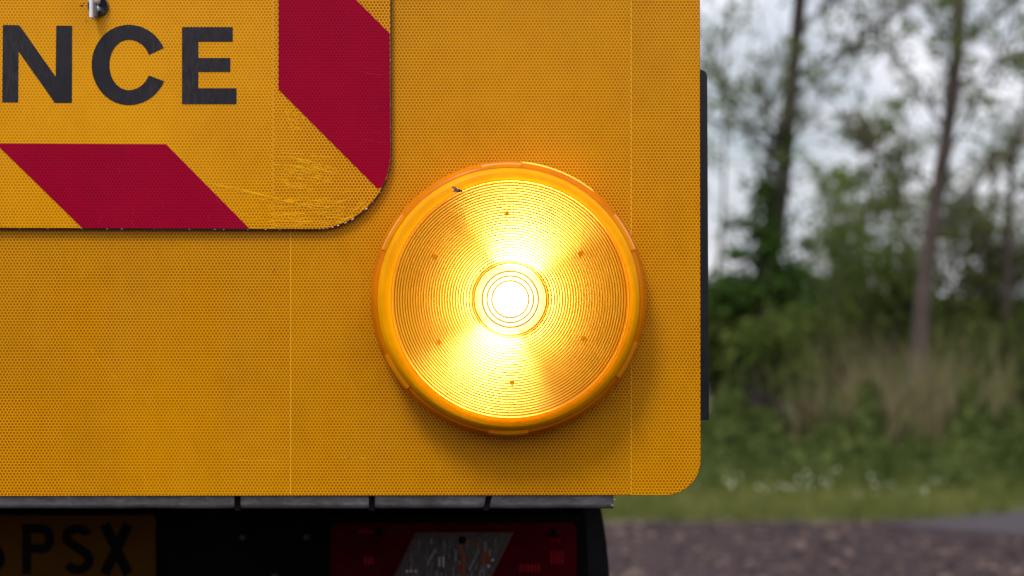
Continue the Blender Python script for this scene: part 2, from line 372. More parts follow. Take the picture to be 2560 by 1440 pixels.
def tree(name, label, path, r0, r1, Y, n_br, z_from, twig_len, leaves, lmat=None, bark=None, lsize=(.03, .055), up=0.55, seed=1, ivy=None, group=None, sub=7, foot=None):
    r = random.Random(seed)
    root = empty(name, (path[0][0], path[0][1], 0)); tag(root, label, 'tree', group)
    off = Vector(root.location)
    tp = smooth_path(path); N = len(tp)
    rad = [r0 + (r1 - r0) * (k / (N-1)) ** 0.8 for k in range(N)]
    rad = [a * r.uniform(.93, 1.07) for a in rad]; rad[0] *= 1.35
    vs, fs = [], []; tube_data(vs, fs, [p - off for p in tp], rad, 10)
    if foot:
        for q in foot: tube_data(vs, fs, [Vector(a) - off for a in q[0]], q[1], 6)
    py_obj('trunk', vs, fs, bark or m_bark, root, smooth=True)
    bv, bf, lv, lf = [], [], [], []
    hi = [k for k in range(N) if tp[k].z > z_from]
    def leafy(p, nn, spread):
        for _ in range(nn):
            add_leaf(lv, lf, p + Vector((r.gauss(0, spread), r.gauss(0, spread), r.gauss(0, spread))) - off, r.uniform(*lsize), r)
    def branch(p, d, L, rr, depth):
        pts = [p]; n = 6; q = Vector(p); dd = Vector(d)
        for k in range(n):
            dd = (dd + Vector((r.gauss(0, .13), r.gauss(0, .13), r.gauss(0.05, .11)))).normalized(); q = q + dd * L / n; pts.append(q.copy())
        tube_data(bv, bf, [a - off for a in pts], [rr * (1 - .8 * k / n) for k in range(n+1)], 4)
        if depth > 0:
            for k in range(1, n + 1):
                for _ in range(2 if depth > 1 else r.choice([1, 2])):
                    if r.random() < .85:
                        sd = (dd + Vector((r.gauss(0, .7), r.gauss(0, .7), r.gauss(.15, .55)))).normalized()
                        branch(pts[k], sd, L * r.uniform(.28, .5), rr * .45, depth - 1)
        else:
            if r.random() < leaves * .45: leafy(pts[-1], r.randint(5, 12), .055); 
            if r.random() < leaves * .3: leafy(pts[3], r.randint(2, 6), .05)
    for i in range(n_br):
        k = r.choice(hi); a = r.uniform(0, 2 * math.pi)
        d = Vector((math.cos(a), math.sin(a), r.uniform(up * .5, up * 1.6))).normalized()
        hfrac = (tp[k].z - z_from) / max(.1, tp[-1].z - z_from)
        branch(tp[k], d, twig_len * (1 - .55 * hfrac) * r.uniform(.6, 1.15), rad[k] * .25, 2)
    if bv: py_obj('branches', bv, bf, m_twig, root, kind='stuff')
    if lv: py_obj('foliage', lv, lf, lmat or m_leaf, root, kind='stuff')
    if ivy:
        iv, if_ = [], []
        for (px, py, w, h, n) in ivy:
            x, z = P(px, py, Y)
            for _ in range(n):
                rr_ = abs(r.gauss(0, 1)); a = r.uniform(0, 6.28)
                add_leaf(iv, if_, Vector((x + math.cos(a) * rr_ * w, Y + r.gauss(0, .10), z + math.sin(a) * rr_ * h)) - off, r.uniform(.03, .055), r)
        py_obj('ivy', iv, if_, m_ivy, root, kind='stuff')
    return root

def gp(px, Y): return ((px - 1280) * (Y + 2) / FPX, Y, 0.0)
Y1 = 12.0
pA = [gp(1905, Y1)] + trace_pts([(1908, 960), (1915, 830), (1918, 700), (1938, 560), (1960, 420), (1975, 250), (2000, 0), (2020, -300), (2030, -700)], Y1)
tree('ivy_clad_tree', 'ivy clad tree with a dark slim trunk, the one nearest the yellow board', pA, .115, .045, Y1, 20, 1.9, 2.0, .45, bark=m_barkd, seed=11,
     ivy=[(1925, 610, .13, .36, 1500), (1915, 470, .10, .2, 260), (1890, 730, .24, .16, 900), (1985, 680, .13, .10, 160), (1850, 640, .16, .05, 120), (1800, 730, .25, .10, 260),
          (1960, 350, .08, .18, 140), (1845, 560, .10, .06, 70), (2020, 620, .10, .06, 70)])
pB = [gp(2290, Y1)] + trace_pts([(2290, 990), (2300, 860), (2310, 720), (2326, 600), (2352, 430), (2382, 230), (2402, 0), (2415, -300), (2425, -700)], Y1 + .0)
def pt(px, py, Y): x, z = P(px, py, Y); return Vector((x, Y, z))
footB = [([pt(2310, 900, Y1), pt(2270, 980, Y1 - .05), pt(2200, 1080, Y1 - .1)], [.05, .045, .035]),
         ([pt(2305, 930, Y1), pt(2345, 1000, Y1 - .05), pt(2400, 1060, Y1 - .1)], [.05, .04, .03])]
tree('bare_crowned_tree', 'taller tree with a pinkish brown trunk and splayed stems at its foot', pB, .095, .042, Y1, 22, 1.75, 2.3, .42, seed=23, foot=footB,
     ivy=[(2360, 450, .05, .1, 30)])
pC = [gp(2515, Y1 + 1)] + trace_pts([(2515, 900), (2518, 700), (2525, 500), (2545, 330), (2600, 100)], Y1 + 1)
tree('leaning_tree', 'thin pale trunked tree at the right edge behind olive bushes', pC, .070, .015, Y1 + 1, 9, 1.6, 1.3, .5, seed=5)
# slimmer trees standing further back
k = 0
for (px, top, Y, sd, lf) in [(1790, -100, 16, 31, .12), (2150, 380, 15, 37, .5), (2225, 300, 17, 41, .3), (2460, 330, 15.5, 43, .6), (2075, 470, 18, 53, .4)]:
    p = [gp(px, Y)] + trace_pts([(px + 8, 860), (px + 5, 700), (px + 18, 520), (px + 25, (520 + top) // 2), (px + 40, top)], Y)
    tree('slender_tree', ['slender bare tree showing beside the board, behind the ivy clad trunk', 'slender leafy tree midway between the two dark trunks',
         'slender tree just left of the splayed trunk, further back', 'slender leafy tree right of the splayed trunk, further back',
         'small tree over the gap right of the ivy clad trunk', 'slender tree beyond the picture edge, right of the thin pale tree'][k],
         p, .032, .010, Y, 6, 1.3, 1.1, lf, lmat=[m_leaf, m_olive][k % 2], seed=sd, group='slender trees at the back of the verge'); k += 1

def shrub(label, px, py, w, h, Y, n, mat, seed, name='shrub'):
    """a bush rooted on the ground: crown centre at pixel, half sizes w, h metres"""
    r = random.Random(seed); x, z = P(px, py, Y)
    root = empty(name, (x, Y, 0)); tag(root, label, 'bush', 'bushes under the trees')
    vs, fs = [], []; lv, lf = [], []
    clumps = []
    for i in range(16):
        a = r.uniform(0, 6.28); q = r.uniform(.15, 1) ** .6
        c = Vector((math.cos(a) * w * q, r.uniform(-.5, .5) * w, z + math.sin(a) * h * q * (1 if math.sin(a) > 0 else .9)))
        c.z = max(.25, c.z); clumps.append(c)
        mid = Vector((c.x * .35 + r.gauss(0, .05), c.y * .4, c.z * .5)); tube_data(vs, fs, [Vector((r.gauss(0, .06), r.gauss(0, .06), 0)), mid, c], [.018, .012, .004], 4)
    for i in range(n):
        c = r.choice(clumps); s = .17 * (w + h)
        add_leaf(lv, lf, c + Vector((r.gauss(0, s), r.gauss(0, s), r.gauss(0, s * .9))), r.uniform(.03, .06), r)
    for i in range(len(lv)):
        if lv[i][2] < .02: lv[i] = (lv[i][0], lv[i][1], .02)
    py_obj('stems', vs, fs, m_twig, root, kind='stuff'); py_obj('foliage', lv, lf, mat, root, kind='stuff')
for a in [
    ('dark green bush at the edge of the board below the ivy', 1800, 830, .35, .50, 12.4, 3000, m_shrub, 101),
    ('dark bush at the foot of the ivy clad trunk', 1880, 900, .40, .35, 12.8, 3200, m_shrub, 102),
    ('thin green bush in front of the ivy clad trunk', 1910, 900, .26, .30, 11.5, 1100, m_shrub, 111),
    ('bright green bush midway between the two trunks', 2170, 640, .50, .60, 14.0, 1200, m_leaf, 103),
    ('olive bush just left of the splayed trunk', 2225, 760, .38, .5, 13.2, 1900, m_shrub, 104),
    ('olive bush right behind the splayed trunk', 2420, 620, .50, .55, 13.6, 1500, m_olive, 105),
    ('olive bush at the foot of the thin pale tree', 2530, 720, .45, .65, 13.4, 2200, m_olive, 106),
    ('brown green bush low between the reeds and the ivy clad trunk', 2060, 880, .40, .40, 14.2, 3200, m_shrub, 107),
    ('dense low bush at the right picture edge', 2500, 930, .55, .45, 12.8, 4000, m_shrub, 108),
    ('bush seen low behind the reeds', 2300, 880, .45, .45, 14.0, 3400, m_shrub, 109),
    ('thin bush with reddish shoots over the sky gap', 2085, 600, .28, .45, 15.0, 500, m_olive, 110)]:
    shrub(*a)

# tall dry reeds, nettles, grass and flowers: masses nobody could count
def blades(name, label, cat, n, area, hgt, wid, mat, lean=.12, seed=1, dens=None, seg=3):
    r = random.Random(seed); vs, fs = [], []; c = 0
    while c < n:
        px = r.uniform(area[0], area[1]); Y = r.uniform(area[2], area[3]); x = gx(px, Y)
        if dens and r.random() > dens(px, Y): continue
        c += 1
        h = r.uniform(*hgt); w = r.uniform(*wid); a = r.uniform(0, 6.28); lx, ly = math.cos(a) * lean * h * r.random() * 1.6, math.sin(a) * lean * h * r.random() * 1.6
        f = r.uniform(0, 3.14); wx, wy = math.cos(f) * w, math.sin(f) * w; b = len(vs)
        for k in range(seg + 1):
            t = k / seg; t2 = t * t; ww = (1 - t * .85)
            vs.append((x + lx * t2 - wx * ww, Y + ly * t2 - wy * ww, h * t)); vs.append((x + lx * t2 + wx * ww, Y + ly * t2 + wy * ww, h * t))
        for k in range(seg): q = b + 2*k; fs.append((q, q+1, q+3, q+2))
    return tag(py_obj(name, vs, fs, mat, kind='stuff'), label, cat)
clus = [2010, 2035, 2150, 2200, 2255, 2330, 2380, 2450, 2500]
def rd(px, Y):
    return .12 + .88 * max(math.exp(-((px - c) / 17) ** 2) for c in clus) if px > 1960 else 0.02
blades('dry_reeds', 'tall dry tan reeds standing between the two dark trunks', 'reeds', 820, (1760, 2700, 11.0, 13.2), (.45, 1.25), (.004, .010), m_reed, .32, 3, rd)
blades('fallen_reeds', 'tan reed stalks leaning over at the foot of the splayed trunk', 'reeds', 240, (2040, 2420, 10.8, 11.9), (.6, 1.0), (.006, .012), m_reed, .75, 9)
def lush(name, label, cat, n, area, hfun, mat, seed, ls=(.03, .065)):
    r = random.Random(seed); vs, fs = [], []
    for i in range(n):
        px = r.uniform(area[0], area[1]); Y = r.uniform(area[2], area[3]); x = gx(px, Y); h = hfun(px, Y, r) * (r.random() ** .55)
        add_leaf(vs, fs, (x, Y, max(.03, h)), r.uniform(*ls), r)
    return tag(py_obj(name, vs, fs, mat, kind='stuff'), label, cat)
lush('nettles', 'dark green nettles and weeds in front of the tree trunks', 'weeds', 30000, (1480, 2750, 9.9, 12.6),
     lambda px, Y, r: (.10 + .42 * min(1, (Y - 9.7) / 1.6)) * (.8 + .35 * math.sin(px / 47) + .2 * math.sin(px / 19)), m_nettle, 21)
lush('low_weeds', 'low bright green weeds along the front of the nettles', 'weeds', 12000, (1450, 2750, 9.0, 10.7),
     lambda px, Y, r: .07 + .16 * (Y - 8.6) / 2 + .05 * math.sin(px / 31), m_nettle, 22, (.02, .045))
def gd(px, Y):
    lim = dist(1306) if px < 2250 else dist(1306) + (px - 2250) / 350 * (dist(1276) - dist(1306))
    return 1.0 if Y > lim + .02 else 0.0
blades('grass', 'short yellow green grass verge beside the gravel track', 'grass', 24000, (1350, 2900, 7.9, 12.2), (.05, .16), (.003, .006), m_grass, .4, 5, gd, 2)
r = random.Random(77); vs, fs = [], []
for (px, py, n, s) in [(1800, 1205, 6, 35), (2050, 1219, 16, 90), (1900, 1270, 10, 150), (2300, 1275, 10, 90), (1960, 1222, 16, 40), (2060, 1190, 8, 30), (2310, 1205, 4, 30), (2280, 1232, 14, 40), (2330, 1285, 9, 28), (2420, 1255, 12, 30), (2130, 1292, 6, 25), (2200, 1225, 8, 60), (1850, 1200, 4, 30)]:
    for i in range(n):
        X, Z = P(px + r.gauss(0, s), py + r.gauss(0, 11), 8.9)
        Yf = 8.9 + r.uniform(-.2, .2); Z = max(.03, Z)
        b = len(vs); q = r.uniform(.007, .013)
        for k in range(6):
            a = k * math.pi / 3; vs.append((X + q * math.cos(a), Yf - .004 * (k % 2), Z + q * .8 * math.sin(a)))
        vs.append((X, Yf - .008, Z)); 
        for k in range(6): fs.append((b + k, b + (k+1) % 6, b + 6))
        b = len(vs); vs += [(X - .002, Yf + .002, 0), (X + .002, Yf + .002, 0), (X + .002, Yf + .002, Z), (X - .002, Yf + .002, Z)]; fs.append((b, b+1, b+2, b+3))
fl = py_obj('flowers', vs, fs, simple('cream_petals', (0.62, 0.62, 0.46), 0.8), kind='stuff')
fl.data.materials.append(m_grass)
for p_ in fl.data.polygons:
    if len(p_.vertices) == 4: p_.material_index = 1
tag(fl, 'small cream white flowers dotted through the verge grass', 'flowers')
# far hedge all round: closes the horizon
r = random.Random(88); vs, fs = [], []
for i in range(36000):
    a = r.uniform(0, 2 * math.pi); d = r.uniform(38, 46)
    top = .9 + .5 * math.sin(a * 5 + 1) + .3 * math.sin(a * 13) + .3 * math.sin(a * 41)
    if math.cos(a) < 0: top += 5.5  # unseen half behind the camera, raised to cut low sky light
    zz = abs(top) * r.random() ** .8
    add_leaf(vs, fs, (math.sin(a) * d, math.cos(a) * d, max(.1, zz)), r.uniform(.25, .5), r)
tag(py_obj('hedgerow', vs, fs, m_far, kind='stuff'), 'distant dark hedgerow along the horizon', 'hedgerow')

# ================================================================== TRUCK
truck = tag(empty('truck', (-0.9, 1.2, 0)), 'dark rear end of the truck with number plate and tail light below the board', 'truck')
TO = Vector(truck.location)
def rel(o, parent):
    """geometry was written in world space: keep it there under its parent"""
    o.parent = parent; o.matrix_parent_inverse = Matrix.Translation(-Vector(parent.location)) if parent.parent is None else Matrix.Identity(4); return o
def fix(o, root): o.parent = root; o.location = -Vector(root.location); return o
XR = 0.236
fix(box('body', -2.05, XR, .07, 2.4, 1.20, 2.45, m_bodyp, bevel=.01), truck)
YP = .56
xr = P(1505, 0, YP + .02)[0]
fix(box('chassis', -1.95, xr - .02, YP + .012, 2.4, .70, 1.195, m_chassis, bevel=.01), truck)
fix(box('bounce_blocker', -2.0, xr - .02, 0.0, .25, .985, 1.033, m_chassis, bevel=.006), truck)  # unseen deck added to keep ground light off the number plate
# mudguard: curved black edge right of the tail light
pts = []
for (px, py) in [(1500, 1262), (1507, 1300), (1514, 1350), (1519, 1400), (1522, 1440), (1523, 1500), (1520, 1620)]: pts.append(P(px, py, YP))
pts = [(pts[0][0] - .03, pts[0][1])] + pts + [(pts[-1][0] - .03, pts[-1][1])]
fix(slab('mudguard', pts[::-1], YP - .02, YP + .5, m_black, bevel=.004), truck)
for sx in (-1.75, -.05):
    w = fix(lathe('wheel', [(.22, -.02), (.22, .24)], m_steel, None, 32), truck)
    # turn the wheel so that it rolls along Y
    me = w.data
    prof = [(.20, 0), (.24, .03), (.44, .0), (.48, .03), (.49, .12), (.48, .22), (.44, .25), (.24, .22), (.20, .25)]
    vs, fs = [], []; n = 40
    for rr_, p_ in prof:
        for i in range(n):
            a = 2 * math.pi * i / n; vs.append((sx - .125 + p_, 1.7 + rr_ * math.cos(a), .49 + rr_ * math.sin(a)))
    for k in range(len(prof) - 1):
        for i in range(n): j = (i+1) % n; fs.append((k*n+i, k*n+j, (k+1)*n+j, (k+1)*n+i))
    t = py_obj('tyre', vs, fs, m_black, w, smooth=True)
    vs, fs = [], []
    for rr_, p_ in [(.235, .02), (.20, .06), (.08, .08), (.08, .02), (.0001, .02)]:
        for i in range(n):
            a = 2 * math.pi * i / n; vs.append((sx - .125 + .25 - p_, 1.7 + rr_ * math.cos(a), .49 + rr_ * math.sin(a)))
    for k in range(4):
        for i in range(n): j = (i+1) % n; fs.append((k*n+i, k*n+j, (k+1)*n+j, (k+1)*n+i))
    rim = py_obj('rim', vs, fs, m_steel, w, smooth=True)
    vv = []; 
    for rr_, p_ in [(.06, .02), (.06, .20)]:
        for i in range(n):
            a = 2 * math.pi * i / n; vv.append((sx - .125 + p_, 1.7 + rr_ * math.cos(a), .49 + rr_ * math.sin(a)))
    me.clear_geometry(); me.from_pydata(vv, [], [(i, (i+1) % n, n + (i+1) % n, n + i) for i in range(n)]); me.update()

# number plate
def rrect(x0, x1, z0, z1, r, n=6):
    pts = []
    for cx, cz, a0 in ((x1 - r, z1 - r, 0), (x0 + r, z1 - r, 90), (x0 + r, z0 + r, 180), (x1 - r, z0 + r, 270)):
        for k in range(n + 1): a = R(a0 + 90 * k / n); pts.append((cx + r * math.cos(a), cz + r * math.sin(a)))
    return pts
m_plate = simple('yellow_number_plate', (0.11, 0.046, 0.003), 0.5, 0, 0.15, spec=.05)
m_char = simple('black_plate_character', (0.006, 0.006, 0.006), 0.5, spec=.05)
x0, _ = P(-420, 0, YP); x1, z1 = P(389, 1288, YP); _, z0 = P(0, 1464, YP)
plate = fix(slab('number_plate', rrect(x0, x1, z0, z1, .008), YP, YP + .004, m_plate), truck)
def glyph(name, polys, mat, parent, y0, y1, Y):
    bm = bmesh.new()
    for poly in polys:
        b2 = slab_bm([P(px, py, Y) for px, py in poly], y0, y1)
        me = bpy.data.meshes.new('tmp'); b2.to_mesh(me); b2.free(); bm.from_mesh(me); bpy.data.meshes.remove(me)
    return bm_obj(name, bm, mat, parent)
def stroke(pts, w):
    """a bent bar of width w along pixel points: outline polygon"""
    L, Rr = [], []
    for i, p in enumerate(pts):
        a = Vector(pts[max(i-1, 0)]); b = Vector(pts[min(i+1, len(pts)-1)]); d = (b - a).normalized(); nn = Vector((-d.y, d.x)) * w / 2
        L.append((p[0] + nn.x, p[1] + nn.y)); Rr.append((p[0] - nn.x, p[1] - nn.y))
    return L + Rr[::-1]
def c_arc(cx, cy, rx, ry, a0, a1, n=14): return [(cx + rx * math.cos(R(a0 + (a1-a0)*k/n)), cy + ry * math.sin(R(a0 + (a1-a0)*k/n))) for k in range(n+1)]
T = 22
# character heights 1311..1435 px
Pg = [stroke([(67, 1311), (67, 1435)], T), stroke([(78.5, 1322)] + [(100, 1322)] + c_arc(108, 1347, 16, 25, -90, 90, 10) + [(100, 1371), (78.5, 1371)], T)]
Sg = [stroke(c_arc(193, 1344, 27, 22, -20, -270, 14)[:1] + c_arc(193, 1342, 27, 20, -25, -240, 12) + c_arc(194, 1400, 29, 24, -62, 150, 14), T)]
Xg = [stroke([(262, 1311), (321, 1435)], T + 3), stroke([(321, 1311), (293, 1370)], T + 3), stroke([(291, 1374), (262, 1435)], T + 3)]
F5 = [stroke([(-8, 1322), (-48, 1322), (-52, 1368)], T)[:], stroke([(-58, 1372)] + c_arc(-26, 1396, 27, 28, -110, 120, 14), T)]
for gname, g in (('character', F5), ('character', Pg), ('character', Sg), ('character', Xg)):
    # separate pieces overlap in depth by 0.2 mm steps so that no faces coincide
    bm = bmesh.new()
    for q, poly in enumerate(g):
        b2 = slab_bm([P(px, py, YP) for px, py in poly], YP - .0010 - .00025 * q, YP)
        me = bpy.data.meshes.new('tmp'); b2.to_mesh(me); b2.free(); bm.from_mesh(me); bpy.data.meshes.remove(me)
    bm_obj(gname, bm, m_char, plate)
def bolt(px, py, Y, rp, parent, mat=m_steel):
    x, z = P(px, py, Y); rr_ = rp * (Y + 2) / FPX
    o = lathe('bolt', [(rr_, -Y), (rr_, -Y + .004), (rr_ * .75, -Y + .006), (rr_ * .5, -Y + .007), (.0001, -Y + .007)], mat, None, 16, (x, z), smooth=False)
    return fix(o, parent)
for px, py in ((607, 1342), (768, 1342), (688, 1440)): bolt(px, py, YP, 9, truck, simple('dull_bolt_head', (.07, .065, .065), .5, .3))

# tail light
YT = .52
m_redlens = simple('dark_red_lens', (0.07, 0.0005, 0.004), 0.25, 0, 0.35, 10, spec=.06)
m_redrib = simple('red_prism', (0.32, 0.002, 0.006), 0.2, 0, 0.3)
m_clearrib = simple('clear_prism', (0.30, 0.28, 0.29), 0.3, 0, 0.4, 60)
m_clearback = simple('smoky_clear_lens', (0.085, 0.072, 0.074), 0.3, 0, 0.35, 22, spec=.3)
m_orange = simple('orange_bulb_cover', (0.20, 0.045, 0.005), 0.3)
x0, z1 = P(806, 1290, YT); x1, _ = P(1462, 0, YT); _, z0 = P(0, 1560, YT)
tl = fix(slab('tail_light', rrect(x0, x1, z0, z1, .012), YT, YT + .06, m_chassis, bevel=.003), truck)
def rr_px(name, ax, ay, bx, by, y0, y1, mat, parent, rad=.004, Y=YT):
    xa, za = P(ax, ay, Y); xb, zb = P(bx, by, Y)
    return slab(name, rrect(xa, xb, zb, za, rad), y0, y1, mat, parent)
rr_px('red_lens', 828, 1306, 1440, 1540, YT - .010, YT - .0005, m_redlens, tl, .010)
para = [P(a, b, YT) for a, b in ((1046, 1334), (1276, 1334), (1181, 1520), (951, 1520))]
slab('lens_frame', [P(a, b, YT) for a, b in ((1040, 1328), (1284, 1328), (1186, 1526), (942, 1526))], YT - .014, YT - .0105, simple('brown_lens_edge', (0.10, 0.045, 0.03), .3), tl)
slab('clear_lens', para, YT - .018, YT - .0142, m_clearback, tl)
rt = random.Random(4)
def in_para(px, py): l = 1046 - (py - 1334) * .511; return l + 4 < px < l + 226
def bar(name, px, py0, py1, w, y0, y1, mat):
    if in_para(px - w, py0) and in_para(px + w, py0) and in_para(px - w, py1) and in_para(px + w, py1): rr_px(name, px - w, py0, px + w, py1, y0, y1, mat, tl, .0003)
m_smoke = simple('smoky_prism', (0.20, 0.18, 0.185), 0.25, 0, 0.5, 90)
for i, px in enumerate(range(960, 1290, 5)):
    py = 1340 + rt.uniform(0, 10)
    while py < 1460:
        L_ = rt.uniform(10, 40)
        if rt.random() < .45: bar('prism_rib', px + rt.uniform(-.6, .6), py, py + L_, rt.uniform(.7, 1.7), YT - .0195 - rt.uniform(0, .001), YT - .0182, [m_smoke, m_smoke, m_clearrib][rt.randrange(3)])
        py += L_ + rt.uniform(2, 12)
for px in (1100, 1110):
    for py in (1388, 1394, 1400, 1406): bar('prism_dot', px, py, py + 3.5, 2.2, YT - .0215, YT - .0206, m_white)
for px in (1020, 1030, 1041): bar('prism_dot', px, 1420, 1425, 2.0, YT - .0215, YT - .0206, m_white)
for (px, py0, py1, w) in ((1152, 1358, 1380, 4), (1160, 1375, 1428, 5), (1176, 1349, 1355, 14), (1198, 1352, 1357, 10), (1207, 1370, 1404, 2.5), (1214, 1372, 1406, 2.5), (1221, 1366, 1408, 2), (1150, 1405, 1425, 2)):
    bar('indicator_cover', px, py0, py1, w, YT - .0232, YT - .0220, m_orange)
for (px, py) in ((1222, 1406), (1232, 1391)): bar('prism_dot', px, py, py + 5, 2.2, YT - .0240, YT - .0234, m_white)
for (a0_, b0_, a1_, b1_) in ((1088, 1366, 1068, 1405), (1196, 1370, 1172, 1418)):
    slab('strut', [P(a0_, b0_, YT), P(a0_ + 4, b0_, YT), P(a1_ + 4, b1_, YT), P(a1_, b1_, YT)], YT - .0226, YT - .0217, m_clearrib, tl)
for (ax, n, ay, by) in ((1300, 6, 1408, 1426), (1376, 4, 1374, 1406), (1378, 3, 1344, 1352), (900, 5, 1322, 1332), (912, 3, 1388, 1408)):
    for i in range(n): rr_px('red_prism_rib', ax + i * 9, ay, ax + i * 9 + 4, by, YT - .0112, YT - .0102, m_redrib, tl, .0005)
for px, py in ((1157, 1346), (1386, 1328), (948, 1328)):
    x, z = P(px, py, YT); o = lathe('screw', [(.006, -YT + .012), (.006, -YT + .0225), (.004, -YT + .024), (.0001, -YT + .024)], m_char, tl, 14, (x, z))

# ================================================================== YELLOW BOARD
board = tag(empty('warning_board', (0, 0.0015, 1.19)), 'large amber honeycomb reflective board with a rounded corner fixed to the truck rear', 'board')
BO = Vector(board.location)
xl = -1.30; xr_t, zt = P(1749, -420); xr_b, zb = P(1752, 1238)
rc = .044
def arc_pts(cx, cz, r_, a0, a1, n=12): return [(cx + r_ * math.cos(R(a0 + (a1-a0)*k/n)), cz + r_ * math.sin(R(a0 + (a1-a0)*k/n))) for k in range(n+1)]
outline = [(xl, zt), (xl, P(0, 1242)[1])] + arc_pts(xr_b - rc, zb + rc, rc, -90, 0) + [(xr_t, zt)]
fix(slab('backing_sheet', outline, 0.0, .003, m_dirt_alu), board)
def clip_x(poly, x0, x1):
    def cut(ps, xc, keep):
        res = []
        for i in range(len(ps)):
            a, b = ps[i], ps[(i+1) % len(ps)]; ia, ib = keep(a[0] - xc), keep(b[0] - xc)
            if ia: res.append(a)
            if ia != ib: t = (xc - a[0]) / (b[0] - a[0]); res.append((xc, a[1] + t * (b[1] - a[1])))
        return res
    return cut(cut(poly, x0, lambda q: q >= 0), x1, lambda q: q <= 0)
def inset(poly, d):
    cx = sum(p[0] for p in poly) / len(poly); cz = sum(p[1] for p in poly) / len(poly)
    return [(p[0] + (d if p[0] < cx else -d), p[1] + (d if p[1] < cz else -d)) for p in poly]
seams = [xl, P(-600, 0)[0], P(727, 0)[0], P(1578, 0)[0], xr_b + .01]
rs = random.Random(5)
for i in range(len(seams) - 1):
    a = seams[i] + (.0 if i == 0 else .00015); b = seams[i+1] - .00015
    poly = clip_x(inset(outline, .0004), a, b)
    cx, cz = seams[i] + rs.uniform(0, .004), zb + rs.uniform(0, .004)
    o = slab('reflective_film', [(x - cx, z - cz) for x, z in poly], -.0004, -.00002, m_film)
    o.parent = board; o.location = Vector((cx, 0, cz)) - BO
# sealing ridge along each seam between two strips of film
m_seam = simple('film_seam', (0.98, 0.50, 0.02), 0.3, 0, 0.1)
for i, sxm in enumerate(seams[2:-1]):
    top = zt if sxm > 0 else P(0, 560)[1]
    fix(box('film_seam', sxm - .00035, sxm + .00035, -.00075, -.00035, zb + .001, zt, m_seam), board)
# rail under the board
x0 = -1.30; x1, zlo = P(1531, 1267, .035); _, zhi = P(0, 1225, .035)
prof = []
yb0, yb1 = .012, .052; rad_ = .008
prof = [(yb0, zhi), (yb0, zlo + .006)] + [(yb0 + .006 - .006 * math.cos(R(a)), zlo + .006 - .006 * math.sin(R(a))) for a in (22, 45, 68, 90)] + [(yb1, zlo), (yb1, zhi)]
vs, fs = [], []
nn = len(prof); xs = [x0 + (x1 - x0) * k / 60 for k in range(61)]
rj = random.Random(3)
for x in xs:
    j = rj.uniform(-.0003, .0003)
    for y, z in prof: vs.append((x, y, z + j))
for k in range(60):
    for i in range(nn): j = (i+1) % nn; fs.append((k*nn+i, k*nn+j, (k+1)*nn+j, (k+1)*nn+i))
fs.append(tuple(range(nn))); fs.append(tuple(60*nn + i for i in range(nn))[::-1])
rail = py_obj('support_rail', vs, fs, m_steel); bmm = bmesh.new(); bmm.from_mesh(rail.data); bmesh.ops.recalc_face_normals(bmm, faces=bmm.faces[:]); bmm.to_mesh(rail.data); bmm.free(); fix(rail, board)
# burr at the rail's cut end
vb, fb = [], []
for i in range(14):
    c = (x1 + rj.uniform(-.007, .002), yb0 - .001 + rj.uniform(-.001, .003), zlo + rj.uniform(.003, .013)); add_leaf(vb, fb, c, rj.uniform(.001, .002), rj)
fix(py_obj('end_burr', vb, fb, m_chrome), board)
for (px, tilt) in ((600, .0), (933, .0), (1219, .2)):
    xa, za = P(px, 1236, .03); _, zc = P(px, 1271, .03); w = .0036; dx = (za - zc) * tilt * .5
    fix(slab('strap', [(xa - w + dx, za), (xa - w - dx, zc), (xa + w - dx, zc), (xa + w + dx, za)], yb0 - .0022, yb0 + .03, m_chassis), board)
# black post standing behind the right edge
xa, za = P(1700, 178, .06); xb, zc = P(1766.5, 1048, .06)
top = [(xa, P(0, 174, .06)[1]), (P(1752, 0, .06)[0], P(0, 178, .06)[1]), (P(1762, 0, .06)[0], P(0, 184, .06)[1]), (P(1765, 0, .06)[0], P(0, 194, .06)[1])]
fix(slab('edge_post', [(xa, zc)] + top + [(P(1769.5, 0, .06)[0], zc + .001), (P(1768, 0, .06)[0], zc)], .045, .064, m_post, bevel=.002), board)

# ================================================================== SIGN PLATE
sign = tag(sign, 'scratched amber and red plate with black letters NCE and a rounded corner on the board', 'sign')
SO = Vector(sign.location)
xls = -1.05; zts = P(0, -330, YS)[1]
xrs, zbs = P(979, 575, YS); rcs = .0965
so = [(xls, zts), (xls, P(0, 569, YS)[1]), P(0, 571.5, YS)] + arc_pts(xrs - rcs, zbs + rcs, rcs, -90, 0, 24) + [(P(977, 0, YS)[0], zts)]
fix(slab('plate', so, YS + .0012, YS + .0042, m_dirt_alu), sign)
seam_s = P(683, 0, YS)[0]
for i, (a, b) in enumerate(((xls, seam_s - .00015), (seam_s + .00015, xrs + .01))):
    poly = clip_x(inset(so, .0012), a, b); cx, cz = a + (0 if i == 0 else .0017), zbs + .0011 * i
    o = slab('reflective_film', [(x - cx, z - cz) for x, z in poly], -.0012 + .0006, .0011, m_signfilm)
    o.parent = sign; o.location = Vector((cx, YS, cz)) - SO
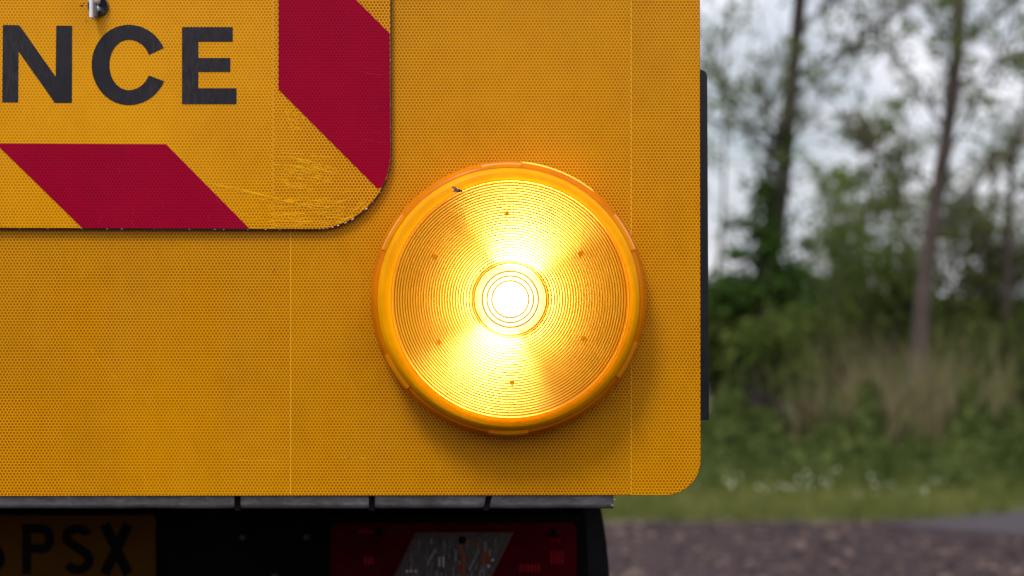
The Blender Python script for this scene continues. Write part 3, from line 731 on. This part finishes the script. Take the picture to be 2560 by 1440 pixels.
# scratches are placed in film coordinates: shift the film texture space back through the mesh origin
fix(box('film_seam', seam_s - .0003, seam_s + .0003, YS - .0007, YS - .00063, zbs + .0015, zts - .001, m_seam), sign)
def flat(name, pix, mat, y0, y1, parent):
    return fix(slab(name, [P(a, b, YS) for a, b in pix], y0, y1, mat), parent)
flat('red_stripe', [(-10, 358.5), (415.4, 360.7), (624, 571.5), (206, 570), (-10, 358.6 + .6)], m_red, YS - .0011, YS - .0008, sign)
cxp, czp = 979 - 193.5, 575 - 193.5
arc_px = []
for k in range(0, 26):
    a = R(0 + 45 * k / 25); px, py = cxp + 190.5 * math.cos(a), czp + 190.5 * math.sin(a)
    if py - 472.7 < (px - 945) + 3: arc_px.append((px, py))
arc_px = [q for q in arc_px if q[1] <= 472.5 + (q[0] - 945)]
flat('red_stripe', [(696.5, -194), (696.5, 224), (943.5, 471)] + [(cxp + 190.5 * math.cos(R(a)), czp + 190.5 * math.sin(R(a))) for a in (27, 22, 17, 12, 7, 3, 0)] + [(974.5, 84)], m_red, YS - .0011, YS - .0008, sign)
N_ = [(7.9, 62.5), (49, 63), (139.6, 192), (141.3, 64), (180.8, 64.6), (180.2, 257.3), (137.5, 257.3), (46.9, 129), (45.8, 256), (6, 256)]
E_ = [(455.5, 68), (582, 68), (582, 104.6), (496, 104.6), (496, 145), (576, 145), (576, 180), (496, 180), (496, 220.8), (591.5, 220.8), (591.5, 260.5), (455.5, 260.5)]
def csh(rl, rr_, ry, a0, a1, n=44):
    res = []
    for k in range(n + 1):
        a = R(a0 + (a1 - a0) * k / n); c_, s_ = math.cos(a), math.sin(a); res.append((322 + (rr_ if c_ > 0 else rl) * c_, 162.5 + ry * s_))
    return res
oa = math.degrees(math.atan2(-42.7 / 100.5, 88 / 97)); ob = math.degrees(math.atan2(40.5 / 100.5, 88.4 / 97))
ia = math.degrees(math.atan2(-25 / 63, 51 / 55.5)); ib = math.degrees(math.atan2(26 / 63, 50 / 55.5))
C_ = csh(92.5, 97, 100.5, oa, ob - 360) + csh(48, 55.5, 63, ib - 360, ia)
for nme, g in (('letter', N_), ('letter', C_), ('letter', E_)): flat(nme, g, m_vinyl, YS - .0010, YS - .0007, sign)
# white chips where the plate's edge is worn
rj = random.Random(12); vs, fs = [], []
def chip(px, py, w, h, ang):
    b = len(vs); pts = []
    for k in range(6):
        a = 2 * math.pi * k / 6 + .3; q = rj.uniform(.6, 1.1); dx, dy = w * math.cos(a) * q, h * math.sin(a) * q
        X, Z = P(px + dx * math.cos(ang) - dy * math.sin(ang), py + dx * math.sin(ang) + dy * math.cos(ang), YS); vs.append((X, YS - .0009, Z))
    vs.append((*P(px, py, YS)[:1], YS - .0013, P(px, py, YS)[1])); 
    for k in range(6): fs.append((b + k, b + (k+1) % 6, b + 6))
for (a, w, h) in ((47, 4.5, 1.8), (60, 5, 1.4), (66, 4.5, 1.4), (72, 4, 1.5), (76, 3.5, 1.2), (80, 2.5, 1), (83, 3, .9), (31, 1.5, 1.2), (40, 1.8, .9), (86, 2, .7)):
    chip(cxp + 192.3 * math.cos(R(a)), czp + 192.3 * math.sin(R(a)), w, h, R(a + 90))
for px in (50, 120, 205, 268, 305, 386, 474, 537, 560, 620, 664, 700): chip(px, 571.6 + px * .0042, rj.uniform(1.2, 3.2), .8, 0)
for py in (150, 262, 318, 352): chip(976.6, py, .7, rj.uniform(1, 2.4), 0)
fix(py_obj('edge_chips', vs, fs, m_white, kind='stuff'), sign)
# worn strokes scratched through the film's face
def ribbon(vs, fs, pts, w, y):
    b = len(vs); n = len(pts)
    for i, p in enumerate(pts):
        a = Vector(pts[max(i-1, 0)]); c = Vector(pts[min(i+1, n-1)]); d = (c - a).normalized(); q = .95 * w * (.25 + .75 * math.sin(math.pi * (i + .5) / n)) * rj.uniform(.6, 1.2)
        for sg in (-1, 1):
            X, Z = P(p[0] - sg * d.y * q, p[1] + sg * d.x * q, y); vs.append((X, y, Z))
    for i in range(n - 1): fs.append((b + 2*i, b + 2*i + 1, b + 2*i + 3, b + 2*i + 2))
YC = [0]
def scratch(vs, fs, x0, y0, x1, y1, bow, w, y, gaps=.25):
    YC[0] += 1; y = y - 4e-6 * (YC[0] % 90)
    n = max(4, int(math.hypot(x1 - x0, y1 - y0) / 7)); seg = []
    for i in range(n + 1):
        t = i / n; p = (x0 + (x1 - x0) * t + rj.gauss(0, .5), y0 + (y1 - y0) * t + bow * math.sin(math.pi * t) + rj.gauss(0, .7))
        if rj.random() < gaps:
            if len(seg) > 2: ribbon(vs, fs, seg, w, y)
            seg = []
        seg.append(p)
    if len(seg) > 2: ribbon(vs, fs, seg, w, y)
vs, fs = [], []; yy = YS - .00085
for i in range(34):
    cx_, cy_ = 760 + rj.gauss(0, 30), 425 + rj.gauss(0, 22); L_ = rj.uniform(14, 50); k_ = rj.uniform(.02, .30)
    scratch(vs, fs, cx_ - L_, cy_ - L_ * k_, cx_ + L_, cy_ + L_ * k_, rj.uniform(-3, 3), rj.uniform(.5, 1.3), yy)
for i in range(4): scratch(vs, fs, 523 + i * 9, 457 + i * 4, 700 + i * 40, 500 + i * 10, -3, rj.uniform(.5, 1.3), yy, .12)
for i in range(16):
    a0 = rj.uniform(700, 820); y_ = rj.uniform(500, 560); scratch(vs, fs, a0 - 60, y_ - 14 + rj.uniform(0, 20), a0 + 60, y_, rj.uniform(2, 9), rj.uniform(.5, 1.1), yy)
for i in range(8):
    a = R(rj.uniform(40, 75)); q = rj.uniform(165, 188); a2 = a + rj.uniform(.1, .35); scratch(vs, fs, cxp + q * math.cos(a), czp + q * math.sin(a), cxp + q * math.cos(a2), czp + q * math.sin(a2), 2, rj.uniform(.6, 1.3), yy)
for i in range(14): scratch(vs, fs, 700 + rj.uniform(0, 40), 270 + i * 4, 712 + rj.uniform(0, 50), 274 + i * 4.6, 1, .8, yy, .3)
fix(py_obj('scratches', vs, fs, simple('bared_amber', (1.0, 0.50, 0.01), 0.5, 0, 0.1, spec=.1), kind='stuff'), sign)
vs, fs = [], []; yy = YS - .00115
for i in range(10): 
    x_ = rj.uniform(230, 560); y_ = rj.uniform(400, 560); scratch(vs, fs, x_, y_, x_ + rj.uniform(-20, 20), y_ + rj.uniform(10, 40), 2, .5, yy, .3)
for i in range(6):
    y_ = rj.uniform(60, 400); scratch(vs, fs, 900, y_, 965, y_ + rj.uniform(-12, 12), 2, .5, yy, .3)
fix(py_obj('red_scratches', vs, fs, simple('scuffed_red', (0.50, 0.02, 0.03), 0.5, 0, 0.1, spec=.1), kind='stuff'), sign)
vs, fs = [], []
scratch(vs, fs, 594, 1150, 694, 1151, 0, .7, -.00062, .2); scratch(vs, fs, 840, 1144, 932, 1147, -2, .8, -.00062, .15); scratch(vs, fs, 225, 870, 290, 945, 4, .6, -.00062, .2); scratch(vs, fs, 1090, 905, 1145, 935, 4, .4, -.00062, .2)
fix(py_obj('scratches', vs, fs, bpy.data.materials['bared_amber'], kind='stuff'), board)
vs, fs = [], []
for (px, py, w_, h_) in ((686, 675, 3.5, 2.5), (872, 1143, 7, 1.8), (730, 590, 1.5, 2), (668, 604, 2, 1), (1005, 690, 1, 1)):
    b = len(vs)
    for k in range(7):
        a = 2 * math.pi * k / 7; q = rj.uniform(.6, 1.1); X, Z = P(px + w_ * q * math.cos(a), py + h_ * q * math.sin(a), 0); vs.append((X, -.0006, Z))
    fs.append(tuple(range(b, b + 7)))
fix(py_obj('dirt_specks', vs, fs, simple('grime', (0.12, 0.07, 0.07), 0.8, spec=.1), kind='stuff'), board)
# chips in the film beside the latch
vs, fs = [], []
chip(205, 15, 5.5, 2.6, .2); chip(214, 50, 1.5, 1, 0); chip(217, 55, 1.6, 1, 0); chip(341, 553, 3.2, 1.1, .05); chip(209, 9, 2.5, 1, -.6)
fix(py_obj('dark_chips', vs, fs, m_char, kind='stuff'), sign)

# quarter turn latch through the sign
latch_xy = P(247, 16, YS)
latch = tag(empty('wing_latch', (latch_xy[0], YS, latch_xy[1])), 'bright steel wing latch in a dark round cup above the letters', 'latch')
lathe('cup', [(.0128, .0007), (.0128, .0048), (.0121, .0056), (.0110, .0049), (.0092, .0020), (.0060, .0012), (.0001, .0010)], m_gun, latch, 40)
lathe('stud', [(.0042, -.003), (.0042, .008), (.0036, .010), (.0001, .0105)], m_chrome, latch, 24, (-.002, -.0035))
lathe('knuckle', [(.0064, .002), (.0064, .016), (.0050, .0185), (.0001, .019)], m_chrome, latch, 32, (-.0035, .0065))
bm = box_bm(-.0058, -.0021, -.024, -.006, -.0180, .030, .0007); bm_obj('wing', bm, m_chrome, latch)
bm = box_bm(-.0016, .0004, -.016, -.004, -.0155, .026, .0004); bm_obj('wing', bm, m_steel, latch)

# ================================================================== AMBER BEACON
bx_, bz_ = P(1271.5, 747)
beacon = tag(empty('beacon', (bx_, -.0004, bz_)), 'round amber hazard beacon with a ribbed lens, lit white in the middle', 'beacon')
OC = (.0022, 0.0)      # the ribbed lens sits a touch off centre, as on the real lamp
bez = lathe('bezel', [(.1600, .030), (.1602, .040), (.1598, .0485), (.1590, .0500), (.1578, .0508), (.1560, .0545), (.1535, .0556), (.1490, .0562), (.1440, .0562), (.1410, .0560)], m_bezel, beacon, 192)
lathe('rim', [(.1640, .0), (.1695, .001), (.1715, .004), (.1712, .016), (.1690, .028), (.1672, .0335), (.1658, .0352), (.1655, .0430), (.1635, .0455), (.1601, .0460)], m_edge, beacon, 192)
for k_ in range(6):
    a = R(-90 + 60 * k_ + (3 if k_ % 2 else 0)); hw = R(8.5)
    o = lathe('clip', [(.1604, .047), (.1640, .0468), (.1668, .0448), (.1676, .038), (.1676, .028)], m_clip, beacon, 14, a0=a - hw, a1=a + hw)
# ribbed lens
def dome(r_): return .0590 + .010 * (1 - (r_ / .1455) ** 2)
prof = [(.1452, .0565), (.1452, .0612), (.1440, .0618)]
pitch = .00325; r_ = .1438; ribs = 0; grooves = []
while r_ - pitch > .0450:
    for k_ in range(1, 8):
        t = (1 - math.cos(math.pi * k_ / 8)) / 2; prof.append((r_ - pitch * t, dome(r_) + .0010 * math.sqrt(max(0, 1 - (2*t - 1) ** 2))))
    r_ -= pitch; prof += [(r_, dome(r_) - .0001)] * 2; ribs += 1; grooves.append(r_)
prof += [(.0440, dome(.044) - .002), (.0425, dome(.044) - .0035), (.0408, dome(.044) - .0035)]
lathe('ribbed_lens', prof, m_lens, beacon, 256, OC)
gp_ = []
for q in grooves:
    w_ = .00042 + .00026 * (q / .145)
    gp_ += [(q + w_, dome(q) + .0007), (q, dome(q) + .0012), (q - w_, dome(q) + .0007)]
    gp_ += [gp_[-1]]
vs, fs = [], []; n_ = 256
for k_ in range(len(grooves)):
    b_ = len(vs)
    for rr_, p_ in gp_[k_*4:k_*4+3]:
        for i in range(n_): a = 2 * math.pi * i / n_; vs.append((OC[0] + rr_ * math.cos(a), -p_, OC[1] + rr_ * math.sin(a)))
    for q in range(2):
        for i in range(n_): j = (i+1) % n_; fs.append((b_ + q*n_ + i, b_ + q*n_ + j, b_ + (q+1)*n_ + j, b_ + (q+1)*n_ + i))
py_obj('lens_grooves', vs, fs, m_groove, beacon, kind='stuff', smooth=True)
lathe('lens_collar', [(.0444, .0680), (.0440, .0688), (.0430, .0690), (.0426, .0680)], m_clip, beacon, 128, OC)
prof = [(.0408, .064), (.0404, .0675)]
for rr_ in [.0400 - .0005 * i for i in range(80)]:
    if rr_ <= 0.0004: break
    p_ = .0685 + .004 * (1 - (rr_ / .04) ** 2)
    for g in (.0335, .0278, .0220):
        if abs(rr_ - g) < .00035: p_ -= .0014
    if abs(rr_ - .0140) < .0006: p_ -= .0005
    prof.append((rr_, p_))
prof.append((.0001, .0722))
lathe('centre_lens', prof, m_clens, beacon, 160, OC)
for g in (.0335, .0278, .0220):
    lathe('lens_ring', [(g + .0007, .0722 - .004 * (g / .04) ** 2 - .0006), (g + .0006, .0729 - .004 * (g / .04) ** 2), (g - .0006, .0729 - .004 * (g / .04) ** 2), (g - .0007, .0722 - .004 * (g / .04) ** 2 - .0006)], m_peg, beacon, 96, OC)
for (px, py) in ((1267, 535), (1451, 634), (1458, 845), (1280, 955), (1097, 855), (1088, 641)):
    X, Z = P(px, py, -.067); dx, dz = X - bx_, Z - bz_
    rr_ = math.hypot(dx - OC[0], dz); a = math.atan2(dz, dx - OC[0]); d0 = dome(rr_)
    bm = box_bm(-.0026, .0026, -.0022, .002, -.0024, .0024, .0006)
    o = bm_obj('lens_peg', bm, m_peg, beacon); o.location = (dx, -d0 - .0012, dz); o.rotation_euler = (0, math.pi/2 - a, 0)
# inside: white reflector bowl, added blockers shaping the light into two fans, the lamp
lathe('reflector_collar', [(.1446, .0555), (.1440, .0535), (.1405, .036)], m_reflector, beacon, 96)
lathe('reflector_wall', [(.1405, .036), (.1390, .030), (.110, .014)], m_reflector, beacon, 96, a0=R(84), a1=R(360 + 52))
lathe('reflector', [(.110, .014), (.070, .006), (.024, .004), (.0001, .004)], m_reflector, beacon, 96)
LP = .022
for (c0, c1) in ((37, 174), (221, 347)):           # clock angles blocked, clockwise from twelve
    a0, a1 = R(90 - c1), R(90 - c0)
    lathe('light_fan_blocker', [(.0175, .0045), (.0175, .0385), (.0190, .0385), (.0190, .0045)], m_fan_blocker, beacon, 28, OC, a0, a1)
lathe('bulb', [(.0085, .0045), (.0080, .0080), (.0001, .0080)], m_bulb, beacon, 20, OC)
def lamp(p, power, size, x=0.0, z=0.0):
    l = bpy.data.lights.new('beacon_lamp', 'POINT'); l.energy = power; l.color = (1.0, 0.88, 0.62); l.shadow_soft_size = size
    o = bpy.data.objects.new('beacon_lamp', l); COL.objects.link(o); o.parent = beacon; o.location = (OC[0] + x, -p, z)
lamp(.013, 17.0, .0085)
lamp(.0405, 3.0, .003)  # added fill point, brightens the lens outside the two fans

# specks of road dirt on the rim
vs, fs = [], []
for (px, py, w_) in ((948, 641, 1.3), (957, 646, 1.0), (960, 652, 1.2), (944, 655, .8), (1003, 905, .9), (1421, 442, .9), (1368, 428, .7), (1590, 700, .8)):
    b = len(vs)
    for k in range(6):
        a = math.pi * k / 3; X, Z = P(px + w_ * math.cos(a), py + w_ * math.sin(a), -.0575); vs.append((X - bx_, -.0575, Z - bz_))
    fs.append(tuple(range(b, b + 6)))
py_obj('dirt_specks', vs, fs, bpy.data.materials['grime'], beacon, kind='stuff')
# ================================================================== FLY on the lens
fx, fz = P(1146, 477, -.060)
fly = tag(empty('fly', (fx, -.0640, fz)), 'small black fly sitting on the upper left rim of the beacon lens', 'insect')
m_fly = simple('fly_body', (0.010, 0.011, 0.020), 0.25, 0.2, 0.4, 400)
vs, fs = [], []
tube_data(vs, fs, [(-.0052, -.0016, .0006), (-.0044, -.0018, .0005), (-.0028, -.0022, .0003), (-.0010, -.0022, 0), (.0004, -.0022, -.0002), (.0020, -.0023, -.0003), (.0032, -.0021, -.0004), (.0036, -.0020, -.0004), (.0046, -.0020, -.0005), (.0053, -.0019, -.0006)],
          [.0003, .0014, .0021, .0021, .0018, .0019, .0014, .0008, .0013, .0003], 10)
py_obj('body', vs, fs, m_fly, fly, smooth=True)
m_wing = simple('fly_wing', (0.16, 0.12, 0.10), 0.3)
def wing(dz, s):
    return py_obj('wing', [(.001, -.0042, 0), (-.003, -.0045, dz * .9), (-.0072, -.0040, dz * 1.2), (-.0078, -.0038, dz * .8), (-.004, -.0044, dz * .2)], [(0, 1, 2, 3, 4)], m_wing, fly)
wing(.0042, 1); wing(-.0022, 1)
for i, (x, dx, sg) in enumerate(((.0028, .0028, 1), (.001, .0003, 1), (-.0005, -.003, 1), (.0028, .0028, -1), (.001, .0008, -1), (-.0005, -.0035, -1))):
    vs, fs = [], []; tube_data(vs, fs, [(x, -.002, -.0002), (x + dx * .5, -.0030, sg * .0028), (x + dx, -.0002, sg * .0048)], [.00025, .0002, .00015], 5)
    py_obj('leg', vs, fs, m_fly, fly)
